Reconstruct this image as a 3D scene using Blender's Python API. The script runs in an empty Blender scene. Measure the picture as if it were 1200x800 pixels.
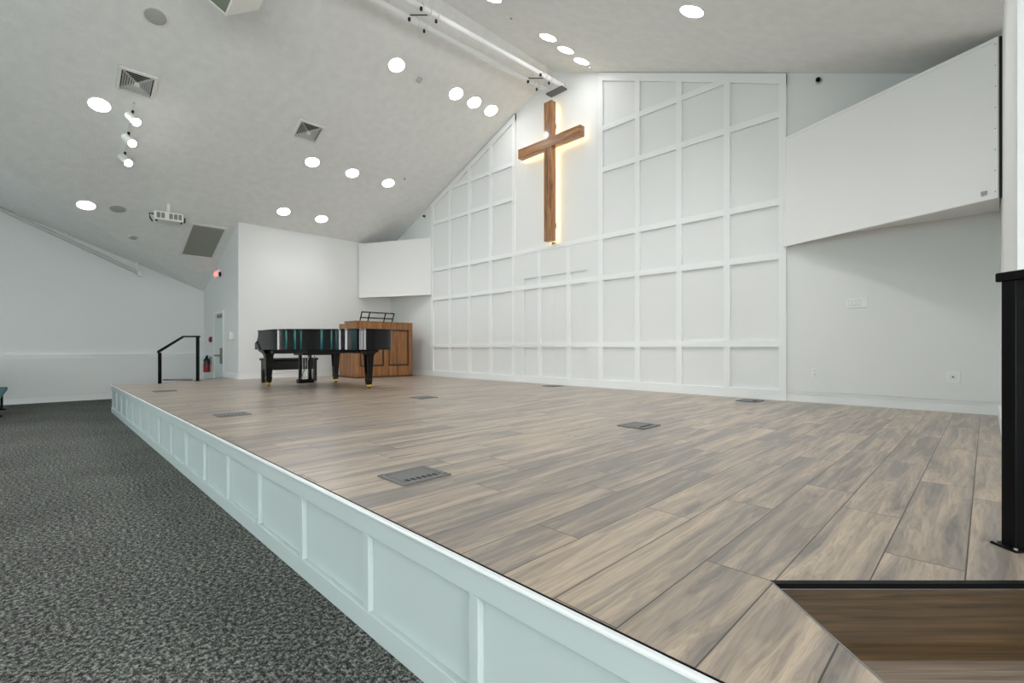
import bpy, bmesh, math, random
from mathutils import Vector, Matrix
random.seed(7)
SC = bpy.context.scene
COL = SC.collection
PI = math.pi
S2 = math.sqrt(.5)

# ------------------------------------------------------------------ measures (metres)
ZS = .525                    # stage deck above the carpet
EYE = 1.215                  # camera height
YB = 7.0                     # back wall
YF = 1.0                     # front edge of the stage
XL, XR = -11.8, .1           # side walls of the stage recess
XC = -5.85                   # middle of the room, under the ridge
XFAR, XNEAR = -14.9, 3.2     # far side walls of the hall
YD = 3.17                    # walls with the side doors
YREAR = -12.0
RZ, SL = 6.5, .415           # ridge height and roof slope
SB = .40                     # slope of the cross gable
YG = -2.0                    # ridge of the cross gable

def z_main(x):
    return RZ - SL * abs(x - XC)
ZE = z_main(XFAR)
def z_cross(y):
    return ZE + SB * (YD - YG - abs(y - YG))

# ------------------------------------------------------------------ materials
def srgb(r, g, b):
    f = lambda c: (c / 255 / 12.92) if c / 255 <= .04045 else ((c / 255 + .055) / 1.055) ** 2.4
    return (f(r), f(g), f(b), 1)

def mat(name, col, rough=.5, metal=0, coat=0, bump=None, vary=None, spec=.5):
    m = bpy.data.materials.new(name); m.use_nodes = True
    n, l = m.node_tree.nodes, m.node_tree.links
    p = n['Principled BSDF']
    p.inputs['Base Color'].default_value = col
    p.inputs['Roughness'].default_value = rough
    p.inputs['Metallic'].default_value = metal
    p.inputs['Coat Weight'].default_value = coat
    p.inputs['Coat Roughness'].default_value = .04
    p.inputs['Specular IOR Level'].default_value = spec
    tc = n.new('ShaderNodeTexCoord')
    if vary:
        sc, amt = vary
        no = n.new('ShaderNodeTexNoise'); no.inputs['Scale'].default_value = sc; no.inputs['Detail'].default_value = 4
        l.new(tc.outputs['Object'], no.inputs['Vector'])
        mr = n.new('ShaderNodeMapRange'); mr.inputs['From Min'].default_value = .3; mr.inputs['From Max'].default_value = .7
        mr.inputs['To Min'].default_value = 1 - amt; mr.inputs['To Max'].default_value = 1 + amt
        l.new(no.outputs['Fac'], mr.inputs['Value'])
        mx = n.new('ShaderNodeVectorMath'); mx.operation = 'SCALE'; mx.inputs[0].default_value = col[:3]
        l.new(mr.outputs[0], mx.inputs['Scale']); l.new(mx.outputs[0], p.inputs['Base Color'])
    if bump:
        sc, st, di = bump
        no = n.new('ShaderNodeTexNoise'); no.inputs['Scale'].default_value = sc; no.inputs['Detail'].default_value = 5
        l.new(tc.outputs['Object'], no.inputs['Vector'])
        b = n.new('ShaderNodeBump'); b.inputs['Strength'].default_value = st; b.inputs['Distance'].default_value = di
        l.new(no.outputs['Fac'], b.inputs['Height']); l.new(b.outputs[0], p.inputs['Normal'])
    return m

def emit(name, col, strength, base=(.8, .8, .8, 1)):
    m = bpy.data.materials.new(name); m.use_nodes = True
    p = m.node_tree.nodes['Principled BSDF']
    p.inputs['Base Color'].default_value = base
    p.inputs['Emission Color'].default_value = col
    p.inputs['Emission Strength'].default_value = strength
    return m

def wood(name, dark, light, axis, rough=.4, scale=1.0, coat=0, streak=14):
    """Straight grained timber: noise stretched along one axis."""
    m = mat(name, light, rough, coat=coat)
    n, l = m.node_tree.nodes, m.node_tree.links
    p = n['Principled BSDF']
    tc = n.new('ShaderNodeTexCoord')
    mp = n.new('ShaderNodeMapping')
    sc = [streak * scale] * 3; sc[axis] = 1.1 * scale
    mp.inputs['Scale'].default_value = sc
    l.new(tc.outputs['Object'], mp.inputs['Vector'])
    n1 = n.new('ShaderNodeTexNoise'); n1.inputs['Scale'].default_value = 1; n1.inputs['Detail'].default_value = 7
    n1.inputs['Distortion'].default_value = 1.2
    l.new(mp.outputs[0], n1.inputs['Vector'])
    r = n.new('ShaderNodeValToRGB')
    r.color_ramp.elements[0].position = .32; r.color_ramp.elements[0].color = dark
    r.color_ramp.elements[1].position = .68; r.color_ramp.elements[1].color = light
    l.new(n1.outputs['Fac'], r.inputs['Fac'])
    l.new(r.outputs[0], p.inputs['Base Color'])
    b = n.new('ShaderNodeBump'); b.inputs['Strength'].default_value = .15; b.inputs['Distance'].default_value = .004
    l.new(n1.outputs['Fac'], b.inputs['Height']); l.new(b.outputs[0], p.inputs['Normal'])
    return m

M = {}
M['wall'] = mat('white wall paint', srgb(226, 227, 226), .6, bump=(60, .05, .003))
M['ceil'] = mat('stippled ceiling', srgb(234, 235, 233), .9, bump=(38, .55, .012), vary=(7, .035))
M['trim'] = mat('white trim paint', srgb(234, 235, 235), .35)
M['fascia'] = mat('white paint tinted by mint light', srgb(184, 196, 195), .4)  # white paint, with the mint light on the front put into its colour
M['cap'] = mat('white nosing', srgb(228, 232, 232), .3)
M['panel'] = mat('white stretched cloth', srgb(234, 234, 233), .9, bump=(400, .06, .001))
M['black'] = mat('black powder coat', srgb(6, 6, 7), .4, spec=.12)
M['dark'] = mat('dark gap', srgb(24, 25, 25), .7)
M['gloss'] = mat('black piano lacquer', srgb(3, 4, 5), .05, spec=.36)
M['bench'] = mat('black bench lacquer', srgb(12, 12, 13), .3)
M['brass'] = mat('brass', srgb(214, 184, 96), .22, 1)
M['steel'] = mat('steel', srgb(150, 152, 152), .35, 1)
M['box'] = mat('floor box grey', srgb(104, 105, 104), .45, .3)
M['whitemetal'] = mat('white enamel', srgb(228, 228, 224), .35)
M['grille'] = mat('dark filter', srgb(168, 169, 160), .8)
M['slot'] = mat('duct shadow', srgb(28, 28, 27), .9)
M['vane'] = mat('grey vane', srgb(196, 197, 194), .5)
M['cone'] = mat('speaker mesh', srgb(178, 179, 176), .7, bump=(500, .2, .001))
M['ventgrey'] = mat('grey vent mesh', srgb(130, 131, 128), .7)
M['red'] = mat('red enamel', srgb(140, 16, 22), .35)
M['teal'] = mat('teal upholstery', srgb(50, 104, 112), .85, bump=(300, .2, .002))
M['olive'] = mat('olive grey grille', srgb(116, 122, 104), .6)
M['label'] = mat('pale label', srgb(205, 206, 200), .5)
M['door'] = mat('door paint', srgb(214, 221, 217), .45)
M['lens'] = emit('lit downlight lens', (.99, .99, 1, 1), 10)
M['spot'] = emit('lit spot lens', (1, .97, .92, 1), 30)
M['led'] = emit('warm led strip', (1, .76, .38, 1), 6)
M['exit'] = emit('lit red letters', (1, .1, .08, 1), .9)
M['fillpane'] = emit('added fill light pane', (.99, 1, .995, 1), 6)  # glowing pane of the added side windows, for fill light
M['oakrail'] = wood('reclaimed timber', srgb(88, 54, 28), srgb(176, 122, 72), 2, .3, 1.4, .6)
M['oakarm'] = wood('reclaimed timber arm', srgb(88, 54, 28), srgb(176, 122, 72), 0, .3, 1.4, .6)
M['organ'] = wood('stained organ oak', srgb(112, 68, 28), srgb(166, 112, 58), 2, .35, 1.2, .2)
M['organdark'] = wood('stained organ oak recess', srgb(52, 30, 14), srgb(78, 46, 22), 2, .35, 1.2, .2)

def stained_glass():
    m = bpy.data.materials.new('blue green stained glass'); m.use_nodes = True
    n, l = m.node_tree.nodes, m.node_tree.links
    p = n['Principled BSDF']; p.inputs['Base Color'].default_value = (.02, .05, .05, 1)
    tc = n.new('ShaderNodeTexCoord')
    v = n.new('ShaderNodeTexVoronoi'); v.inputs['Scale'].default_value = 3.2
    l.new(tc.outputs['Object'], v.inputs['Vector'])
    r = n.new('ShaderNodeValToRGB'); r.color_ramp.interpolation = 'CONSTANT'
    e = r.color_ramp.elements
    e[0].position = 0; e[0].color = (.03, .30, .42, 1)
    e[1].position = .25; e[1].color = (.05, .42, .30, 1)
    for pos, c in ((.45, (.30, .85, .85, 1)), (.6, (.03, .22, .5, 1)), (.75, (.10, .5, .22, 1)), (.88, (.6, .95, .95, 1))):
        q = e.new(pos); q.color = c
    sx = n.new('ShaderNodeSeparateColor'); l.new(v.outputs['Color'], sx.inputs[0]); l.new(sx.outputs[0], r.inputs['Fac'])
    l.new(r.outputs[0], p.inputs['Emission Color']); p.inputs['Emission Strength'].default_value = 5
    return m
M['stained'] = stained_glass()

def carpet():
    m = mat('grey flecked carpet', srgb(80, 82, 80), .95, spec=.15)
    n, l = m.node_tree.nodes, m.node_tree.links
    p = n['Principled BSDF']; tc = n.new('ShaderNodeTexCoord')
    a = n.new('ShaderNodeTexNoise'); a.inputs['Scale'].default_value = 110; a.inputs['Detail'].default_value = 4; a.inputs['Roughness'].default_value = .85
    b = n.new('ShaderNodeTexNoise'); b.inputs['Scale'].default_value = 1.1; b.inputs['Detail'].default_value = 3
    l.new(tc.outputs['Object'], a.inputs['Vector']); l.new(tc.outputs['Object'], b.inputs['Vector'])
    r = n.new('ShaderNodeValToRGB'); e = r.color_ramp.elements
    e[0].position = .41; e[0].color = srgb(20, 21, 20)
    e[1].position = .6; e[1].color = srgb(152, 153, 148)
    q = e.new(.5); q.color = srgb(70, 72, 69)
    a2 = n.new('ShaderNodeTexNoise'); a2.inputs['Scale'].default_value = 48; a2.inputs['Detail'].default_value = 2
    l.new(tc.outputs['Object'], a2.inputs['Vector'])
    bl = n.new('ShaderNodeMix'); bl.data_type = 'FLOAT'; bl.inputs['Factor'].default_value = .35
    l.new(a.outputs['Fac'], bl.inputs['A']); l.new(a2.outputs['Fac'], bl.inputs['B']); l.new(bl.outputs['Result'], r.inputs['Fac'])
    mr = n.new('ShaderNodeMapRange'); mr.inputs['From Min'].default_value = .35; mr.inputs['From Max'].default_value = .65
    mr.inputs['To Min'].default_value = .86; mr.inputs['To Max'].default_value = 1.12
    l.new(b.outputs['Fac'], mr.inputs['Value'])
    s = n.new('ShaderNodeVectorMath'); s.operation = 'SCALE'
    l.new(r.outputs[0], s.inputs[0]); l.new(mr.outputs[0], s.inputs['Scale']); l.new(s.outputs[0], p.inputs['Base Color'])
    bp = n.new('ShaderNodeBump'); bp.inputs['Strength'].default_value = .15; bp.inputs['Distance'].default_value = .003
    l.new(a.outputs['Fac'], bp.inputs['Height']); l.new(bp.outputs[0], p.inputs['Normal'])
    return m
M['carpet'] = carpet()

PW, PL, PX0 = .2, 1.22, -.045          # plank width, length, first seam
def planks(name, cols, seam, rough=.33):
    """Wood-look planks running along Y; the row's joint offset comes from the face attribute 'phase'."""
    m = bpy.data.materials.new(name); m.use_nodes = True
    n, l = m.node_tree.nodes, m.node_tree.links
    p = n['Principled BSDF']; p.inputs['Roughness'].default_value = rough
    tc = n.new('ShaderNodeTexCoord'); at = n.new('ShaderNodeAttribute'); at.attribute_name = 'phase'
    sep = n.new('ShaderNodeSeparateXYZ'); l.new(tc.outputs['Object'], sep.inputs[0])
    def mth(op, a, b=None, c=None):
        k = n.new('ShaderNodeMath'); k.operation = op
        for i, v in enumerate((a, b, c)):
            if v is None: continue
            if isinstance(v, (int, float)): k.inputs[i].default_value = v
            else: l.new(v, k.inputs[i])
        return k.outputs[0]
    u = mth('DIVIDE', mth('SUBTRACT', sep.outputs['X'], PX0), PW)
    row = mth('FLOOR', u); fu = mth('SUBTRACT', u, row)
    v = mth('DIVIDE', mth('SUBTRACT', sep.outputs['Y'], at.outputs['Fac']), PL)
    cel = mth('FLOOR', v); fv = mth('SUBTRACT', v, cel)
    comb = n.new('ShaderNodeCombineXYZ'); l.new(row, comb.inputs[0]); l.new(cel, comb.inputs[1])
    wn = n.new('ShaderNodeTexWhiteNoise'); wn.noise_dimensions = '3D'; l.new(comb.outputs[0], wn.inputs['Vector'])
    wsep = n.new('ShaderNodeSeparateColor'); l.new(wn.outputs['Color'], wsep.inputs[0])
    # grain coordinates, shifted for every plank
    gx = mth('ADD', sep.outputs['X'], mth('MULTIPLY', wsep.outputs[0], 37))
    gy = mth('ADD', sep.outputs['Y'], mth('MULTIPLY', wsep.outputs[1], 53))
    gv = n.new('ShaderNodeCombineXYZ'); l.new(mth('MULTIPLY', gx, 14.0), gv.inputs[0]); l.new(mth('MULTIPLY', gy, 1.1), gv.inputs[1])
    big = n.new('ShaderNodeTexNoise'); big.inputs['Scale'].default_value = 1.0; big.inputs['Detail'].default_value = 4; big.inputs['Distortion'].default_value = .7
    l.new(gv.outputs[0], big.inputs['Vector'])
    gv2 = n.new('ShaderNodeCombineXYZ')
    l.new(mth('ADD', mth('MULTIPLY', gx, 55), mth('MULTIPLY', big.outputs['Fac'], 6)), gv2.inputs[0]); l.new(mth('MULTIPLY', gy, 2.4), gv2.inputs[1])
    fine = n.new('ShaderNodeTexNoise'); fine.inputs['Scale'].default_value = 1.0; fine.inputs['Detail'].default_value = 5; fine.inputs['Roughness'].default_value = .65
    l.new(gv2.outputs[0], fine.inputs['Vector'])
    # growth rings: contour lines of the broad noise
    ring = mth('POWER', mth('ADD', mth('MULTIPLY', mth('SINE', mth('MULTIPLY', big.outputs['Fac'], 80)), .5), .5), 2)
    r = n.new('ShaderNodeValToRGB'); e = r.color_ramp.elements          # grey to tan
    e[0].position = .36; e[0].color = cols[0]; e[1].position = .66; e[1].color = cols[2]
    q = e.new(.5); q.color = cols[1]
    hue = mth('ADD', big.outputs['Fac'], mth('MULTIPLY', mth('SUBTRACT', wsep.outputs[2], .5), .16))
    l.new(mth('ADD', hue, mth('MULTIPLY', mth('SUBTRACT', fine.outputs['Fac'], .5), .25)), r.inputs['Fac'])
    val = mth('ADD', .80, mth('MULTIPLY', mth('SUBTRACT', fine.outputs['Fac'], .25), .72))
    val = mth('SUBTRACT', val, mth('MULTIPLY', ring, .16))
    val = mth('ADD', val, .03)
    tint = n.new('ShaderNodeVectorMath'); tint.operation = 'SCALE'
    l.new(r.outputs[0], tint.inputs[0]); l.new(val, tint.inputs['Scale'])
    # seams
    du = mth('MULTIPLY', mth('MINIMUM', fu, mth('SUBTRACT', 1, fu)), PW)
    dv = mth('MULTIPLY', mth('MINIMUM', fv, mth('SUBTRACT', 1, fv)), PL)
    s = mth('LESS_THAN', mth('MINIMUM', du, dv), .0021)
    mx = n.new('ShaderNodeMix'); mx.data_type = 'RGBA'
    l.new(s, mx.inputs['Factor']); l.new(tint.outputs[0], mx.inputs['A']); mx.inputs['B'].default_value = seam
    l.new(mx.outputs['Result'], p.inputs['Base Color'])
    b = n.new('ShaderNodeBump'); b.inputs['Strength'].default_value = .035; b.inputs['Distance'].default_value = .002
    l.new(mth('SUBTRACT', fine.outputs['Fac'], mth('MULTIPLY', s, 2)), b.inputs['Height']); l.new(b.outputs[0], p.inputs['Normal'])
    rr = mth('ADD', rough - .06, mth('MULTIPLY', fine.outputs['Fac'], .08)); l.new(rr, p.inputs['Roughness'])
    return m
M['planks'] = planks('grey brown wood planks', (srgb(128, 120, 114), srgb(156, 142, 128), srgb(182, 165, 145)), srgb(66, 58, 52))
M['riser'] = wood('shade darkened riser board', srgb(34, 26, 16), srgb(78, 60, 36), 0, .45, 1.5, 0, 34)  # shading of the risers is put into this darker wood colour
M['strip'] = wood('tread shade board', srgb(62, 48, 32), srgb(108, 84, 54), 0, .4, 1.5, 0, 34)  # darker brown stands for the shade gradient at the riser foot
M['tread'] = wood('brown tread board', srgb(96, 84, 73), srgb(146, 128, 112), 0, .4, 1.5, 0, 34)

# ------------------------------------------------------------------ mesh building
class MB:
    def __init__(s): s.v = []; s.f = []
    def poly(s, pts):
        i = len(s.v); s.v += [tuple(p) for p in pts]; s.f.append(tuple(range(i, i + len(pts)))); return s
    def box(s, x0, x1, y0, y1, z0, z1, mtx=None):
        p = [(x, y, z) for z in (z0, z1) for y in (y0, y1) for x in (x0, x1)]
        if mtx: p = [tuple(mtx @ Vector(q)) for q in p]
        i = len(s.v); s.v += p
        for q in ((0, 2, 3, 1), (4, 5, 7, 6), (0, 1, 5, 4), (2, 6, 7, 3), (0, 4, 6, 2), (1, 3, 7, 5)):
            s.f.append(tuple(i + k for k in q))
        return s
    def prism(s, pts, off):
        """flat outline pts (3D) swept along the vector off"""
        n = len(pts); i = len(s.v); o = Vector(off)
        s.v += [tuple(p) for p in pts] + [tuple(Vector(p) + o) for p in pts]
        s.f.append(tuple(range(i + n - 1, i - 1, -1))); s.f.append(tuple(range(i + n, i + 2 * n)))
        for k in range(n):
            a, b = i + k, i + (k + 1) % n
            s.f.append((a, b, b + n, a + n))
        return s
    def tube(s, pts, r, seg=12, r2=None):
        """round bar through the points"""
        pts = [Vector(p) for p in pts]; n = len(pts); rings = []
        for k, p in enumerate(pts):
            d = (pts[min(k + 1, n - 1)] - pts[max(k - 1, 0)]).normalized()
            u = d.cross(Vector((0, 0, 1)))
            if u.length < 1e-3: u = d.cross(Vector((1, 0, 0)))
            u.normalize(); w = d.cross(u)
            rr = r if r2 is None else r + (r2 - r) * k / (n - 1)
            i = len(s.v); rings.append(i)
            for q in range(seg):
                a = 2 * PI * q / seg
                s.v.append(tuple(p + u * math.cos(a) * rr + w * math.sin(a) * rr))
        for a, b in zip(rings, rings[1:]):
            for q in range(seg):
                s.f.append((a + q, a + (q + 1) % seg, b + (q + 1) % seg, b + q))
        s.f.append(tuple(rings[0] + q for q in range(seg - 1, -1, -1))); s.f.append(tuple(rings[-1] + q for q in range(seg)))
        return s
    def lathe(s, prof, mtx=Matrix(), seg=24):
        """profile of (radius, height) spun round the local z axis"""
        rings = []
        for r, z in prof:
            i = len(s.v); rings.append(i)
            for q in range(seg):
                a = 2 * PI * q / seg
                s.v.append(tuple(mtx @ Vector((r * math.cos(a), r * math.sin(a), z))))
        for a, b in zip(rings, rings[1:]):
            for q in range(seg):
                s.f.append((a + q, a + (q + 1) % seg, b + (q + 1) % seg, b + q))
        s.f.append(tuple(rings[0] + q for q in range(seg - 1, -1, -1))); s.f.append(tuple(rings[-1] + q for q in range(seg)))
        return s
    def build(s, name, m, parent=None, bevel=0, smooth=False, mtx=None):
        me = bpy.data.meshes.new(name); me.from_pydata(s.v, [], s.f); me.update()
        bm = bmesh.new(); bm.from_mesh(me)
        bmesh.ops.recalc_face_normals(bm, faces=bm.faces); bm.to_mesh(me); bm.free()
        o = bpy.data.objects.new(name, me); COL.objects.link(o)
        me.materials.append(m)
        if mtx is not None: o.matrix_world = mtx
        if parent: o.parent = parent
        if bevel:
            b = o.modifiers.new('bevel', 'BEVEL'); b.width = bevel; b.segments = 2; b.limit_method = 'ANGLE'; b.angle_limit = .7
        if smooth:
            for p in me.polygons: p.use_smooth = True
            me.set_sharp_from_angle(angle=.7)
        return o

def tag(o, label, cat, group=None, kind=None):
    o['label'] = label; o['category'] = cat
    if group: o['group'] = group
    if kind: o['kind'] = kind
    return o
def thing(name, label, cat, loc=(0, 0, 0), group=None, mtx=None):
    o = bpy.data.objects.new(name, None); COL.objects.link(o)
    o.empty_display_size = .1
    if mtx is not None: o.matrix_world = mtx
    else: o.location = loc
    return tag(o, label, cat, group)
def struct(mb, name, m, **k):
    o = mb.build(name, m, **k); o['kind'] = 'structure'; return o
def copy_tree(root, mtx, label, group=None):
    r = root.copy(); COL.objects.link(r); r.matrix_world = mtx; r['label'] = label
    if group: r['group'] = group
    for c in list(root.children):
        d = c.copy(); COL.objects.link(d); d.parent = r
        for g in list(c.children):
            e = g.copy(); COL.objects.link(e); e.parent = d
    return r
def mir(x): return 2 * XC - x

# ------------------------------------------------------------------ the setting
struct(MB().box(XFAR - .3, XNEAR + .3, YREAR - .3, YB + .3, -.1, 0), 'floor', M['carpet'])

# ceiling: main gable along Y, cross gable along X, meeting in valleys
zg = z_cross(YG)
xv = XC - (RZ - zg) / SL
YV = 2 * YG - YD
cb = MB()
def P3(x, y): return (x, y, z_main(x))
for sgn in (0, 1):
    g = (lambda x: x) if sgn == 0 else mir
    # main slope, cut into simple pieces along the valley
    cb.poly([P3(XC, YB), P3(g(XL), YB), P3(g(XL), YD), P3(g(xv), YG), P3(XC, YG)])
    cb.poly([P3(g(XL), YD), P3(g(XFAR), YD), P3(g(xv), YG)])
    cb.poly([P3(XC, YG), P3(g(xv), YG), P3(g(XL), YV), P3(g(XL), YREAR), P3(XC, YREAR)])
    cb.poly([P3(g(xv), YG), P3(g(XFAR), YV), P3(g(XL), YV)])
    cb.poly([P3(g(XL), YV), P3(g(XFAR), YV), P3(g(XFAR), YREAR), P3(g(XL), YREAR)])
    cb.poly([(g(XFAR), YD, ZE), (g(XFAR), YG, zg), (g(xv), YG, zg)])
    cb.poly([(g(XFAR), YG, zg), (g(XFAR), YV, ZE), (g(xv), YG, zg)])
struct(cb, 'ceiling', M['ceil'])

# walls
OV = .06
struct(MB().prism([(XL, YB, 0), (XR, YB, 0), (XR, YB, z_main(XR) + OV), (XC, YB, RZ + OV), (XL, YB, z_main(XL) + OV)], (0, .15, 0)), 'wall_back', M['wall'])
struct(MB().prism([(XL, YD, 0), (XL, YB, 0), (XL, YB, z_main(XL) + OV), (XL, YD, z_main(XL) + OV)], (-.12, 0, 0)), 'wall_left', M['wall'])
struct(MB().prism([(XR, YD, 0), (XR, YB, 0), (XR, YB, z_main(XR) + OV), (XR, YD, z_main(XR) + OV)], (.12, 0, 0)), 'wall_right', M['wall'])
DX0, DX1, DZ = -13.78, -13.02, 2.06         # side door opening
struct(MB().prism([(XFAR, YD, 0), (DX0, YD, 0), (DX0, YD, DZ), (DX1, YD, DZ), (DX1, YD, 0), (XL - .12, YD, 0), (XL - .12, YD, z_main(XL - .12) + OV), (XFAR, YD, ZE + OV)], (0, .12, 0)), 'wall_door_left', M['wall'])
struct(MB().prism([(XR + .12, YD, 0), (XNEAR, YD, 0), (XNEAR, YD, ZE + OV), (XR + .12, YD, z_main(XR + .12) + OV)], (0, .12, 0)), 'wall_door_right', M['wall'])
gab = [(YREAR, 0), (YD, 0), (YD, ZE + .03), (YG, zg + OV), (YV, ZE + .03), (YREAR, ZE + .03)]
struct(MB().prism([(XFAR, y, z) for y, z in gab], (-.15, 0, 0)), 'wall_far_left', M['wall'])
struct(MB().prism([(XNEAR, y, z) for y, z in gab], (.15, 0, 0)), 'wall_far_right', M['wall'])
struct(MB().prism([(XFAR, YREAR, 0), (XNEAR, YREAR, 0), (XNEAR, YREAR, ZE + OV), (XC, YREAR, RZ + OV), (XFAR, YREAR, ZE + OV)], (0, -.15, 0)), 'wall_rear', M['wall'])

# hall windows out of view: stained ones inferred from reflections, white ones added for fill
def window(i, c, ax, w, h, pane):
    """window on the inside of a wall; ax is the wall's inward normal"""
    nrm = Vector(ax); t = Vector((-nrm.y, nrm.x, 0))
    R = Matrix((t, nrm, (0, 0, 1))).transposed().to_4x4(); R.translation = Vector(c)
    f = MB()
    for x0, x1, z0, z1 in ((-w / 2 - .07, -w / 2, -.07, h + .07), (w / 2, w / 2 + .07, -.07, h + .07), (-w / 2, w / 2, h, h + .07), (-w / 2, w / 2, -.07, 0), (-.02, .02, 0, h), (-w / 2, w / 2, h * .7 - .02, h * .7 + .02)):
        f.box(x0, x1, 0, .05, z0, z1)
    o = f.build('window_%d' % i, M['trim'], mtx=R); o['kind'] = 'structure'
    q = MB().box(-w / 2, w / 2, .005, .012, 0, h).build('pane', pane, o)
    return o
for i, x in enumerate((-9.6, -5.85, -2.1)):
    window(i + 1, (x, YREAR, 1.0), (0, 1, 0), .8, 3.0, M['stained'])
for i, y in enumerate((-7.0, -3.6, -.2)):
    window(i + 4, (XNEAR, y, .6), (-1, 0, 0), 2.4, 2.05, M['fillpane'])  # added unseen windows, to fill the room and lift the ceiling
for i, y in enumerate((-10.3, -7.6)):
    window(i + 7, (XFAR, y, .6), (1, 0, 0), 2.4, 2.05, M['fillpane'])

# baseboards and rails of the far left walls
struct(MB().box(XFAR, XFAR + .018, YREAR, YD, 0, .12).box(XFAR, XFAR + .024, YREAR, YD, .095, .12), 'baseboard_far', M['trim'])
struct(MB().box(XFAR, DX0 - .09, YD - .018, YD, 0, .12).box(DX1 + .09, XL - .02, YD - .018, YD, 0, ZS + .13), 'baseboard_door_wall', M['trim'])
cr = MB()
cr.box(XFAR, XFAR + .016, YREAR, YD, .985, 1.055).box(XFAR, XFAR + .06, YREAR, YD, 1.055, 1.085)
cr.box(XFAR + .02, DX0 - .1, YD - .02, YD, 1.0, 1.09)
struct(cr, 'trim_1', M['trim'])
# baseboards on the stage
bb = MB()
BH = .125
for x0, x1 in ((XL, mir(-1.87)), (-1.87, XR)):
    bb.box(x0, x1, YB - .018, YB, ZS, ZS + BH).box(x0, x1, YB - .026, YB, ZS + BH - .02, ZS + BH)
struct(bb, 'baseboard_back', M['trim'])
struct(MB().box(XL, XL + .018, YD, YB - .03, ZS, ZS + BH).box(XL, XL + .026, YD, YB - .03, ZS + BH - .02, ZS + BH), 'baseboard_left', M['trim'])
struct(MB().box(XR - .018, XR, YD, YB - .03, ZS, ZS + BH), 'baseboard_right', M['trim'])

# ------------------------------------------------------------------ board-and-batten back wall
GW = .7166
gx = [XC + (k - 5.5) * GW for k in range(12)]
BT, BW = .036, .088
tb = MB()
def zt(x): return z_main(x) - .02
def batten_v(x, z0, z1a=None):
    a, b = x - BW / 2, x + BW / 2
    za, zb = (zt(a), zt(b)) if z1a is None else (z1a, z1a)
    tb.prism([(a, YB, z0), (b, YB, z0), (b, YB, zb), (a, YB, za)], (0, -BT, 0))
RB = [1.235, 2.40, 3.12, 4.285, 5.005]       # undersides of the five rails
for k, x in enumerate(gx):
    if k in (5, 6): batten_v(x, ZS + .13, RB[2])
    else: batten_v(x, ZS + .13)
def rail(x0, x1, z):
    """rail clipped where it meets the sloped board under the ceiling"""
    zz = z + BW
    lim = lambda h: (RZ - .02 - h) / SL
    a0, a1 = max(x0, XC - lim(z)), min(x1, XC + lim(z))
    b0, b1 = max(x0, XC - lim(zz)), min(x1, XC + lim(zz))
    if a1 - a0 < .05: return
    tb.prism([(a0, YB, z), (a1, YB, z), (b1, YB, zz), (b0, YB, zz)], (0, -BT + .002, 0))
h = BW / 2
for z in RB[:3]: rail(gx[0] - h + .004, gx[11] + h - .004, z)
for z in RB[3:]:
    rail(gx[0] - h + .004, gx[4] + h - .004, z); rail(gx[7] - h + .004, gx[11] + h - .004, z)
TW = .13
for a, b in ((gx[0] - h, gx[4] + h), (gx[7] - h, gx[11] + h)):
    tb.prism([(a, YB, zt(a) - TW), (b, YB, zt(b) - TW), (b, YB, zt(b)), (a, YB, zt(a))], (0, -BT + .001, 0))
tb.box(gx[0] - h, gx[11] + h, YB - .038, YB, ZS, ZS + .135)
# facing sheet round the recessed doors
QX0, QX1, QZ = XC - .77, XC + .77, 2.62
tb3 = MB()
tb3.box(gx[4], QX0, YB - .028, YB, ZS, RB[2]).box(QX1, gx[7], YB - .028, YB, ZS, RB[2]).box(QX0, QX1, YB - .028, YB, QZ, RB[2])
struct(tb3, 'trim_3', M['wall'])
struct(tb, 'trim_2', M['trim'])
d2 = struct(MB().box(QX0 + .004, XC - .004, YB - .003, YB, ZS + .135, QZ - .004).box(XC + .004, QX1 - .004, YB - .003, YB, ZS + .135, QZ - .004), 'door_2', M['wall'])

# ------------------------------------------------------------------ side door, bottom left of the recess
dr = struct(MB().box(DX0 - .07, DX0, YD - .02, YD + .1, 0, DZ + .07).box(DX1, DX1 + .07, YD - .02, YD + .1, 0, DZ + .07).box(DX0, DX1, YD - .02, YD + .1, DZ, DZ + .07), 'door_1', M['trim'])
MB().box(DX0 + .01, DX1 - .10, YD + .002, YD + .045, .005, DZ - .012).build('leaf', M['door'], dr)
MB().box(DX1 - .10, DX1 - .005, YD + .03, YD + .05, .005, DZ - .01).build('latch_gap', M['dark'], dr)
hd = MB().box(DX1 - .2, DX1 - .09, YD - .03, YD + .002, .84, 1.22).tube([(DX1 - .12, YD - .08, 1.04), (DX1 - .42, YD - .08, 1.04)], .022, 10).tube([(DX1 - .14, YD - .08, 1.04), (DX1 - .14, YD, 1.04)], .02, 8)
hd.build('handle', M['ventgrey'], dr)
MB().box(DX0 + .3, DX1 - .12, YD - .03, YD + .002, DZ - .1, DZ - .03).build('door_closer', M['ventgrey'], dr)

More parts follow.
